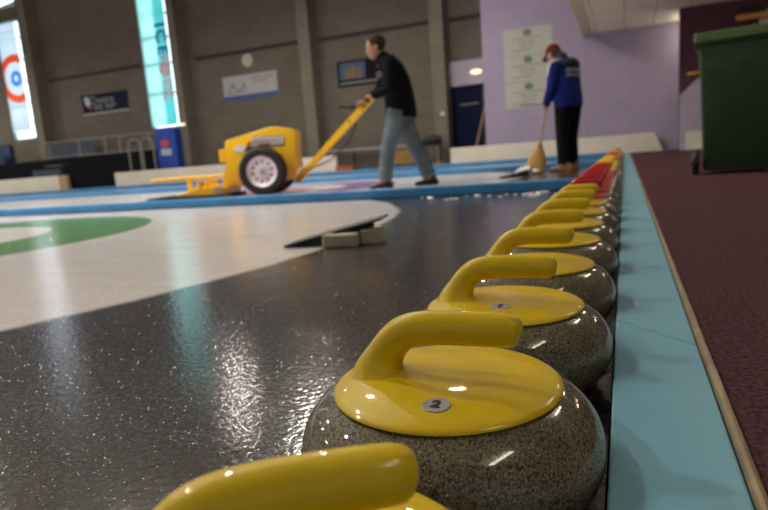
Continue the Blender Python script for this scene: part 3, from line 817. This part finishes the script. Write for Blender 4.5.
bm = nb(); add_lathe(bm, [(0, .006), (.035, .004), (.035, -.004), (0, -.004)], (.0, 0, 0), 'Y', 20)
for v in bm.verts: v.co = V((.055+v.co.x, .165+v.co.y, 1.30+v.co.z))
obj('chest_badge', bm, 'greysign', jacket)

# person sweeping with the straw broom (faces away to the left)
J = dict(pelvis=(-.02, 0, .84), waist=(-.02, 0, .96), chest=(.02, 0, 1.18), neck=(.075, 0, 1.375),
         shl=(.02, .18, 1.30), ell=(.02, .245, 1.04), wrl=(.19, .165, .86), shr=(.03, -.18, 1.30), elr=(.06, -.235, 1.05), wrr=(.20, -.01, .97),
         hipl=(-.02, .09, .80), knl=(.0, .10, .44), anl=(-.02, .10, .085), hipr=(-.02, -.09, .80), knr=(.02, -.10, .44), anr=(.02, -.11, .085), ftl=.25, ftr=-.1,
         jk=[((-.03, 0, .74), (.195, .15)), ((-.025, 0, .88), (.205, .16)), ((-.015, 0, 1.02), (.20, .155)), ((-.0, 0, 1.16), (.20, .145)), ((.015, 0, 1.27), (.175, .125)), ((.035, 0, 1.345), (.12, .10)), ((.065, 0, 1.40), (.07, .075))])
SXY = (-.70, 8.2); SR = math.atan2(.6, -.8)
swp, jacket2, R = person('person in red cap and royal blue jacket sweeping with a straw broom', (SXY[0], SXY[1], 0), SR, J, (.195, 0, 1.480), .55,
    [((.19, .165, .86), (.55, -.45, -.45), (.3, -.6, .2), 1.0, -1), ((.20, -.01, .97), (.6, .55, -.3), (.3, .6, .2), 1.0, 1)],
    dict(legs='blacktr', shoe='tanshoe', jacket='bluejk'), (0, 0, .80), 1.02); swp.scale = (1.02, 1.02, 1.02)
bm = nb(); q = bmesh.new(); bmesh.ops.create_uvsphere(q, u_segments=28, v_segments=18, radius=1)
for v in q.verts: v.co = V((-.012+v.co.x*.107, v.co.y*.087, .040+v.co.z*.098))
bmesh.ops.bisect_plane(q, geom=q.verts[:]+q.edges[:]+q.faces[:], plane_co=(0, 0, .032), plane_no=(.12, 0, -1), clear_outer=True)
bmesh.ops.holes_fill(q, edges=q.edges[:]); merge(bm, q, R); cp = obj('cap', bm, 'cap', swp, True, 50)
bm = nb(); q = bmesh.new(); add_prism(q, [(.06, -.072), (.12, -.068), (.158, -.040), (.168, 0), (.158, .040), (.12, .068), (.06, .072)], .036, .043, 'Z', .002)
merge(bm, q, R @ Matrix.Translation((0, 0, .012)) @ Matrix.Rotation(.12, 4, 'Y')); obj('cap_brim', bm, 'hair2', cp)
bm = nb(); q = bmesh.new(); bmesh.ops.create_uvsphere(q, u_segments=24, v_segments=16, radius=1)
for v in q.verts: v.co = V((-.022+v.co.x*.096, v.co.y*.082, .0+v.co.z*.085))
bmesh.ops.bisect_plane(q, geom=q.verts[:]+q.edges[:]+q.faces[:], plane_co=(.0, 0, 0), plane_no=(1, 0, 0), clear_outer=True)
bmesh.ops.holes_fill(q, edges=q.edges[:]); merge(bm, q, R); obj('hair', bm, 'hair2', swp, True, 60)
bm = nb(); add_tube(bm, [(-.075, -.10, 1.33), (-.10, 0, 1.345), (-.075, .10, 1.33)], [(.05, .05), (.06, .065), (.05, .05)], 14, (0, 0, 1)); add_tube(bm, [(.04, 0, 1.36), (.075, 0, 1.42)], [(.085, .09), (.078, .085)], 18, (0, 1, 0)); obj('hood', remesh(bm, .012, 4), 'navy', jacket2, True, 180)
# white shoulder stripes lying on the sleeve, faint print on the back
bm = nb()
sh = V((.02, .18, 1.30)); el = V((.02, .245, 1.04)); ax = (el-sh).normalized(); out = V((.30, .93, .22)); out = (out-ax*out.dot(ax)).normalized()
add_tube(bm, [V((-.035, .125, 1.392)), sh+out*.070+V((-.01, 0, .035)), sh+out*.082+ax*.05, sh+out*.078+ax*.12], [(.011, .005), (.012, .005), (.011, .005), (.006, .004)], 10, (1, 0, 0)); obj('sleeve_stripe', bm, 'white', jacket2, True)
bm = nb()
for r_, z_ in ((0, 1.245), (1, 1.185)):
    for k in range(7):
        y_ = .105-k*.034; x_ = -.143 if r_ == 0 else -.151
        add_box(bm, (x_-.014+abs(y_)*.16, y_-.012, z_-.02), (x_+.03, y_+.012, z_+.02))
obj('back_lettering', bm, 'back_print', jacket2)

# straw broom: grip ends at the hands, bristles on the ice
HT = V((-.89, 8.14, 1.05))
bt = thing('straw_broom', 'straw corn broom with pale stick held by the sweeping person', 'broom', (-1.12, 8.02, 0))
o = bt.location
p_hand = Matrix.Translation(SXY+(0,)) @ Matrix.Rotation(SR, 4, 'Z') @ V((.245, .09, .93))
base = V((-1.10, 8.02, .03)); axis = (p_hand-base).normalized(); neck = base+axis*.36
b = nb(); add_tube(b, [neck-axis*.06-o, p_hand+axis*.14-o], .0125, 12, (0, 1, 0)); obj('stick', b, 'wood', bt, True)
b = nb()
prof = [(neck+axis*.03, .022, .020), (neck-axis*.03, .036, .028), (neck-axis*.12, .085, .045), (neck-axis*.22, .118, .052), (neck-axis*.30, .128, .056), (base-axis*.02, .135, .058)]
add_tube(b, [p-o for p, a, c in prof], [(a, c) for p, a, c in prof], 28, (1, .1, .1), False); obj('bristles', b, 'straw', bt, True, 50)
b = nb()
for k, (rr, cc) in ((.03, (.0385, .0305)), (.10, (.078, .0435)), (.17, (.104, .051))):
    pass
add_tube(b, [neck-axis*.015-o, neck-axis*.045-o], [(.034, .028), (.043, .032)], 24, (1, .1, .1), False); obj('binding', b, 'ochre', bt, True, 50)

# ------------------------------------------------------------------ wheelie bin
t = thing('wheelie_bin', 'large dark green wheelie bin standing on the maroon carpet', 'bin', (.715, 4.76, .05), -.13); t.scale = (.925, .925, .925)
b = nb()
def rrect(hx, hy, z, r=.05, cy=.34):
    r = .026
    out = []
    for (sx, sy, a0) in ((1, 1, 0), (-1, 1, 90), (-1, -1, 180), (1, -1, 270)):
        for k in range(5):
            a = math.radians(a0+22.5*k); out.append((sx*(hx-r)+r*math.cos(a), cy+sy*(hy-r)+r*math.sin(a), z))
    return out
secs = [(.212, .24, .03, .05, .29), (.222, .25, .05, .05, .29), (.248, .30, .75, .05, .32), (.252, .305, .78, .05, .32), (.256, .31, .80, .05, .325), (.262, .33, .955, .05, .335), (.278, .345, .965, .05, .34), (.280, .348, .985, .05, .34)]
rings = [[b.verts.new(p) for p in rrect(*s)] for s in secs]
for a, c in zip(rings, rings[1:]):
    n = len(a)
    for k in range(n): b.faces.new((a[k], a[(k+1) % n], c[(k+1) % n], c[k]))
b.faces.new(rings[0][::-1]); b.faces.new(rings[-1])
obj('bin_body', b, 'bin', t, True, 30)
b = nb(); secs = [(.288, .358, .982, .05, .34), (.293, .363, .988, .05, .34), (.293, .363, 1.045, .05, .34), (.288, .358, 1.055, .05, .34), (.2, .27, 1.066, .05, .34)]
rings = [[b.verts.new(p) for p in rrect(*s)] for s in secs]
for a, c in zip(rings, rings[1:]):
    n = len(a)
    for k in range(n): b.faces.new((a[k], a[(k+1) % n], c[(k+1) % n], c[k]))
b.faces.new(rings[0][::-1]); b.faces.new(rings[-1]); obj('lid', b, 'binlid', t, True, 30)
for s in (-1, 1):
    b = nb(); add_lathe(b, [(0, -.024), (.075, -.024), (.094, -.02), (.1, -.008), (.1, .008), (.094, .02), (.075, .024), (0, .024)], (s*.274, .10, .10), 'X', 32); w = obj('wheel', b, 'rubber', t, True, 40)
    b = nb(); add_lathe(b, [(0, s*.036), (.03, s*.034), (.036, s*.022), (0, s*.022)], (s*.274, .10, .10), 'X', 20); obj('wheel_hub', b, 'black', w, True)
b = nb(); add_cyl(b, (-.27, .10, .10), (.27, .10, .10), .012, 12); obj('axle', b, 'steel', t, True)
b = nb(); add_box(b, (-.295, -.012, .955), (-.24, .03, .985), .006); add_box(b, (.24, -.012, .955), (.295, .03, .985), .006); obj('lid_hinge', b, 'bin', t)
b = nb(); add_box(b, (.02, .003, .79), (.055, .03, .81), .004); obj('rivet_plate', b, 'black', t)

# ------------------------------------------------------------------ things on the walls
def sign(name, label, cat, x0, x1, z0, z1, m, y=16.5, d=.03, group=None):
    t = thing(name, label, cat, ((x0+x1)/2, y, (z0+z1)/2), 0, group); hx, hz = (x1-x0)/2, (z1-z0)/2
    box_obj('panel', (-hx, -d, -hz), (hx, 0, hz), m, t, .004)
    return t, hx, hz
t, hx, hz = sign('wall_sign', 'navy sign with pale emblem and lettering on the block wall', 'sign', -18.40, -16.22, 2.76, 3.40, 'navysign')
b = nb(); add_box(b, (-hx, -.035, -hz-.05), (hx, -.002, -hz)); obj('lower_edge', b, 'whitesign', t)
b = nb(); add_text(b, 'Owens', .40, Matrix.Translation((-.12, -.032, .10)) @ WALLTXT, .002, .006); obj('lettering', b, 'greysign', t)
b = nb()
for (x0, x1, z) in ((-.55, -.12, -.10), (-.55, -.12, -.19), (.0, .55, -.10), (.0, .42, -.19)): add_box(b, (x0, -.033, z-.028), (x1, -.031, z+.028))
obj('small_print', b, 'greysign', t)
b = nb(); add_prism(b, [(-.98, .20), (-.86, .28), (-.72, .20), (-.70, .02), (-.80, -.10), (-.92, .0)], -.034, -.031, 'Y'); obj('emblem', b, 'logo_pale', t)
b = nb(); add_prism(b, [(-.80, -.10), (-.66, .05), (-.64, -.12), (-.76, -.22)], -.034, -.031, 'Y'); obj('emblem_tail', b, 'decal_r', t)

t, hx, hz = sign('wall_sign', 'white sign with sketch and blue foot strip under the clock', 'sign', -12.12, -10.06, 2.55, 3.31, 'whitesign')
b = nb(); add_box(b, (-hx, -.034, -hz), (hx, -.031, -hz+.15)); obj('foot_strip', b, 'bluesign', t)
b = nb(); add_tube(b, [(-.85, -.033, -.12), (-.72, -.033, .05), (-.62, -.033, .12), (-.58, -.033, .0), (-.50, -.033, -.07), (-.30, -.033, -.04), (-.20, -.033, .10), (-.14, -.033, -.02)], [.012, .02, .035, .02, .015, .02, .03, .015], 8, (0, 1, 0))
add_tube(b, [(-.80, -.033, -.16), (-.45, -.033, -.13), (-.15, -.033, -.11)], .02, 8, (0, 1, 0)); obj('sketch', b, 'greysign', t)
b = nb()
for (x0, x1, z) in ((.05, .90, .25), (.12, .70, .13)): add_tube(b, [(x0, -.032, z), ((x0+x1)/2, -.032, z+.02), (x1, -.032, z)], .016, 6, (0, 1, 0))
obj('print_lines', b, 'posterline', t)

t = thing('wall_clock', 'round pale wall clock on the block wall above the white sign', 'clock', (-11.08, 16.5, 3.74))
b = nb(); add_lathe(b, [(0, -.05), (.165, -.05), (.19, -.045), (.20, 0), (0, 0)], (0, 0, 0), 'Y', 36); obj('clock_face', b, 'clock', t, True)
b = nb(); add_box(b, (-.008, -.054, -.02), (.008, -.051, .11)); obj('clock_hand', b, 'greysign', t)
b = nb(); add_box(b, (-.02, -.054, -.008), (.08, -.051, .008)); obj('clock_hand', b, 'greysign', t)

t, hx, hz = sign('framed_picture', 'dark framed picture of a building under blue sky, behind the man', 'picture', -7.95, -6.1, 2.53, 3.27, 'frame_dk')
b = nb(); add_box(b, (-hx+.08, -.034, -hz+.20), (-.02, -.031, hz-.06)); obj('picture_sky', b, 'pic_sky', t)
b = nb()
for (x0, x1, z1) in ((-.66, -.50, .10), (-.48, -.32, .16), (-.26, -.16, .12)): add_prism(b, [(x0, -hz+.22), (x1, -hz+.22), (x1, z1), ((x0+x1)/2, z1+.06), (x0, z1)], -.037, -.034, 'Y')
obj('picture_buildings', b, 'pic_tan', t)
b = nb(); add_box(b, (-hx+.06, -.034, -hz+.07), (hx-.2, -.031, -hz+.13)); obj('caption_strip', b, 'greysign', t)

# three posters on the lilac wall
for k, (z0, z1, lab) in enumerate(((2.63, 3.26, 'top'), (1.99, 2.61, 'middle'), (1.34, 1.97, 'lowest'))):
    t, hx, hz = sign('wall_poster', '%s of three cream posters with green crests on the lilac wall' % lab, 'poster', -2.805, -1.62, z0, z1, 'poster', 15.5, .012, 'posters stacked on the lilac wall')
    b = nb(); add_lathe(b, [(0, -.016), (.11, -.016), (.11, -.0125), (0, -.0125)], (0, 0, .20), 'Y', 24)
    for v in b.verts: v.co.z = .20+(v.co.z-.20)*.8
    obj('crest', b, 'emblem', t)
    b = nb()
    for r_, (w0, w1, z) in enumerate(((-.38, -.05, .06), (.0, .36, .075), (-.22, .18, -.03), (-.18, .16, -.12), (-.40, .05, -.21))):
        x = w0
        while x < w1:
            w = random.uniform(.03, .075); add_box(b, (x, -.0135, z-.014), (min(x+w, w1), -.0122, z+.014)); x += w+.018
    if k == 2: add_box(b, (-.25, -.0135, -hz+.035), (.45, -.0122, -hz+.07))
    obj('print_lines', b, 'posterline', t)

# bulkhead lamp above the door and small lamp by the turquoise window
t = thing('bulkhead_lamp', 'lit oval bulkhead lamp over the navy door', 'lamp', (-3.74, 16.466, 2.50))
b = nb(); add_box(b, (-.19, -.06, -.07), (.19, 0, .12), .03); obj('lamp_base', b, 'winframe', t)
b = nb(); q = bmesh.new(); bmesh.ops.create_uvsphere(q, u_segments=20, v_segments=12, radius=1)
for v in q.verts: v.co = V((v.co.x*.17, v.co.y*.07, v.co.z*.07))
merge(b, q, Matrix.Translation((0, -.07, -.015))); obj('lamp_lens', b, 'lampwarm', t, True)
t = thing('bulkhead_lamp', 'small lit lamp on the pillar beside the turquoise banner', 'lamp', (-13.52, 16.006, 1.90))
b = nb(); add_box(b, (-.13, -.05, .0), (.13, 0, .09), .02); obj('lamp_base', b, 'winframe', t)
b = nb(); add_box(b, (-.12, -.10, -.0), (.12, -.05, .08), .02); obj('lamp_lens', b, 'lampwarm', t)
# junction box on pillar
b = nb(); add_box(b, (-4.68, 15.95, 1.38), (-4.57, 16.0, 1.49), .008); tag(obj('junction_box', b, 'steel'), 'small grey junction box on the pillar by the door', 'junction box')
# leaning pole
b = nb(); add_tube(b, [(-3.78, 15.66, .02), (-3.41, 15.86, 1.55)], .022, 10); tag(obj('wooden_pole', b, 'wood', smooth=True), 'pale wooden pole leaning in the doorway of the navy door', 'pole')

# ------------------------------------------------------------------ clutter along the back wall
t = thing('viewing_platform', 'long black viewing platform below the tall windows', 'platform', (-21.6, 15.9, 0))
b = nb(); add_box(b, (-18, 0, 0), (7.0, .59, 1.22)); obj('deck', b, 'darkplat', t)
b = nb(); add_box(b, (-18, -.30, 0), (7.0, -.002, .92)); obj('lower_tier', b, 'darkplat', t)
b = nb(); add_box(b, (1.4, -.48, 0), (2.8, -.302, .84), .01); add_box(b, (1.9, -.34, .925), (2.8, -.02, 1.0), .01); obj('step', b, 'glassy', t)
t = thing('guard_rail', 'grey guard rail with panels along the black platform', 'railing', (-17.2, 15.95, 1.22))
b = nb(); add_tube(b, [(-2.75, 0, .62), (2.5, 0, .58)], .025, 10); add_tube(b, [(-2.75, 0, .05), (2.5, 0, .05)], .018, 8); obj('top_rail', b, 'railgrey', t, True)
for x in (-2.62, -1.08, .17, .86, 2.2): b = nb(); add_cyl(b, (x, 0, 0), (x, 0, .6), .03, 10); obj('post', b, 'railgrey', t, True)
for x0, x1 in ((-2.58, -1.12), (-1.04, -.3)): box_obj('panel', (x0, -.008, .07), (x1, .008, .52), 'glassy', t)
for nm, x in (('near the dark platform middle', -15.2), ('beside the blue vending machine', -14.62)):
    t = thing('step_handrail', 'silver hoop handrail '+nm, 'handrail', (x, 15.45, 0), 0, 'hoop handrails by the platform steps')
    b = nb(); add_tube(b, [(-.27, 0, 0), (-.27, 0, 1.35), (-.24, 0, 1.5), (-.17, 0, 1.57), (-.05, .05, 1.60), (.06, .1, 1.57), (.12, .1, 1.45), (.14, .1, 0)], .028, 10, (0, 1, 0)); obj('hoop', b, 'railgrey', t, True)
    b = nb(); add_cyl(b, (-.27, 0, 0), (-.27, 0, .02), .06, 12); obj('foot_flange', b, 'railgrey', t)
# vending machine
t = thing('vending_machine', 'blue drinks machine with red logo under the turquoise banner', 'vending machine', (-14.12, 15.72, 0))
b = nb(); add_box(b, (-.42, 0, 0), (.42, .6, 1.88), .03); obj('cabinet', b, 'bluebox', t)
b = nb(); add_lathe(b, [(0, -.012), (.17, -.012), (.17, -.001), (0, -.001)], (-.02, 0, 1.38), 'Y', 24)
for v in b.verts: v.co.z = 1.38+(v.co.z-1.38)*.7
obj('logo', b, 'logo_red', t)
b = nb(); add_box(b, (-.22, -.012, .98), (.22, -.001, 1.20), .004); obj('display_panel', b, 'logo_pale', t)
b = nb(); add_box(b, (-.3, -.012, .2), (.3, -.001, .42), .004); obj('delivery_flap', b, 'black', t)
# blue seat at far left
t = thing('seat_block', 'dark blue seat on the platform left of the ringed banner', 'seat', (-23.0, 16.1, 1.22))
b = nb(); add_box(b, (-.55, -.1, 0), (.55, .3, .25), .03); obj('seat', b, 'chairblue', t)
b = nb(); add_box(b, (-.55, .22, .252), (.55, .34, .75), .03); obj('backrest', b, 'chairblue', t)
# low pipe rail, box, bag, chair behind the man
t = thing('low_rail', 'grey low pipe rail along the block wall behind the man', 'railing', (-7.45, 16.1, 0))
b = nb(); add_tube(b, [(-1.45, 0, .66), (1.7, 0, .64)], .055, 12, (0, 1, 0)); obj('rail', b, 'railgrey', t, True)
for x in (-1.3, 0, 1.5): b = nb(); add_cyl(b, (x, 0, 0), (x, 0, .62), .03, 10); obj('post', b, 'black', t)
b = nb(); add_box(b, (-7.48, 14.85, 0), (-6.97, 15.1, .2), .02); add_box(b, (-7.50, 14.83, .17), (-6.95, 15.12, .205), .01); tag(obj('orange_crate', b, 'orange'), 'low orange crate beside the white rink board end', 'crate')
t = thing('wooden_bench', 'ochre wooden bench box standing behind the man', 'bench', (-5.58, 15.5, 0))
b = nb(); add_box(b, (-.40, 0, .14), (.40, .4, .54), .01); obj('box', b, 'ochre', t)
b = nb(); add_box(b, (-.42, -.02, .542), (.42, .42, .58), .008); obj('lid', b, 'ochre', t)
b = nb(); add_box(b, (-.44, -.05, 0), (.44, .42, .138), .01); obj('plinth', b, 'black', t)
t = thing('side_chair', 'small dark chair by the pillar holding a black bag', 'chair', (-4.86, 15.32, 0))
b = nb(); add_box(b, (-.2, 0, .58), (.26, .36, .62), .01); obj('seat', b, 'black', t)
for x in (-.17, .22):
    for y in (.03, .33): b = nb(); add_cyl(b, (x, y, 0), (x, y, .58), .016, 8); obj('leg', b, 'steel' if x > 0 and y < .1 else 'black', t)
b = nb(); add_box(b, (-.2, .33, .63), (.26, .36, .84), .01); obj('backrest', b, 'black', t)
b = nb(); add_tube(b, [(-5.06, 15.43, .70), (-4.9, 15.43, .745), (-4.72, 15.43, .765), (-4.62, 15.43, .74)], [(.08, .07), (.10, .105), (.11, .125), (.08, .09)], 16, (0, 1, 0)); bg = tag(obj('black_bag', remesh(b, .02, 4), 'black', smooth=True), 'slumped black bag on the small chair by the pillar', 'bag')
b = nb(); add_box(b, (-4.74, 15.28, 0), (-4.54, 15.31, .16), .01); tag(obj('kit_box', b, 'ochre'), 'little ochre box on the floor by the pillar foot', 'box')

# stair handrails on maroon wall
def handrail(x0, x1, z, label, br):
    t = thing('wooden_handrail', label, 'handrail', ((x0+x1)/2, 13.80, z), 0, 'varnished handrails on the stair'); hx = (x1-x0)/2
    b = nb(); add_tube(b, [(-hx, 0, 0), (hx, 0, 0)], (.055 if br else .035), 12, (0, 1, 0)); obj('rail', b, 'rail_wood', t, True)
    b = nb(); add_box(b, (-hx*.6, .0, -.03), (-hx*.6+.05, .15, .03), .005); obj('bracket', b, 'black', t)
    if br: b = nb(); add_box(b, (-hx*.95, -.02, .16), (-hx*.95+.32, .15, .22), .01); add_box(b, (-hx*.5, -.02, -.24), (-hx*.5+.05, .02, .22), .01); obj('upper_bracket', b, 'black', t)
    return t
handrail(1.20, 1.50, 1.57, 'short varnished pine handrail end seen left of the green bin', False)
handrail(2.06, 3.2, 2.52, 'varnished pine handrail high on the maroon wall above the bin', True)

# ------------------------------------------------------------------ lamps
for x, y, nm in ((1.42, .0, 'over the nearest stones'), (1.42, 4.3, 'second along the low ceiling'), (1.42, 8.2, 'third along the low ceiling'), (1.5, 14.84, 'tucked behind the maroon stair wall'),
                 (4.2, 10.5, 'added out of view, before the stair'), (4.2, 12.9, 'added out of view, at the stair foot')):  # this right-hand pair is added out of view to brighten the low ceiling
    t = thing('ceiling_batten', 'white fluorescent ceiling batten '+nm, 'ceiling light', (x, y, 2.66), 0, 'fluorescent battens on the low ceiling')
    b = nb(); add_box(b, (-.02, -.62, -.02), (.02, .62, .02), .005)
    for yy in (-.45, .45): add_cyl(b, (0, yy, .02), (0, yy, .2295), .006, 8)
    obj('spine', b, 'white', t)
    for sx in (-1, 1): b = nb(); add_tube(b, [(sx*.05, -.58, -.012), (sx*.05, .58, -.012)], .019, 10, (1, 0, 0)); obj('tube', b, 'tube', t, True)
for x, y, nm in ((-7.2, 1.6, 'nearest sheet'), (-13, 6.6, 'middle sheet'), (-9.4, 12.0, 'far sheet, burning dimly'), (-18, 2.2, 'nearest sheet far end'), (-19, 7.2, 'middle sheet far end'), (-24, 12.0, 'far sheet far end'), (-5.6, 4.7, 'first divider, added unseen for more light'), (-5.6, 9.5, 'second divider, added unseen for more light'), (-3.5, 12.2, 'far sheet near the lilac wall, added unseen')):  # both divider lamps and the lilac wall one are added to brighten the hall
    t = thing('high_bay_lamp', 'round high bay lamp hung above the '+nm, 'ceiling light', (x, y, 5.6), 0, 'high bay lamps under the hall roof')
    b = nb(); add_lathe(b, [(0, .46), (.09, .46), (.10, .22), (.24, .02), (.25, 0), (.235, 0), (.09, .2), (0, .2)], seg=32); obj('shade', b, 'steel', t, True)
    b = nb(); add_lathe(b, [(0, .02), (.20, .02), (.20, .03), (0, .03)], seg=24); obj('lens', b, 'bay_dim' if (y >= 12 and x > -10) else 'bay', t)
    b = nb(); add_cyl(b, (0, 0, .46), (0, 0, 2.4), .012, 8); obj('hanger', b, 'black', t)

# ------------------------------------------------------------------ world and view
w = bpy.data.worlds.new('hall_ambient'); scene.world = w; w.use_nodes = True
bg = w.node_tree.nodes['Background']; bg.inputs[0].default_value = (.95, .93, 1., 1); bg.inputs[1].default_value = .22
vs = scene.view_settings; vs.view_transform = 'Standard'; vs.look = 'None'; vs.exposure = 0.; vs.gamma = 1.; vs.use_curve_mapping = False
scene.cycles.use_denoising = True
scene.cycles.max_bounces = 8; scene.cycles.sample_clamp_indirect = 4.
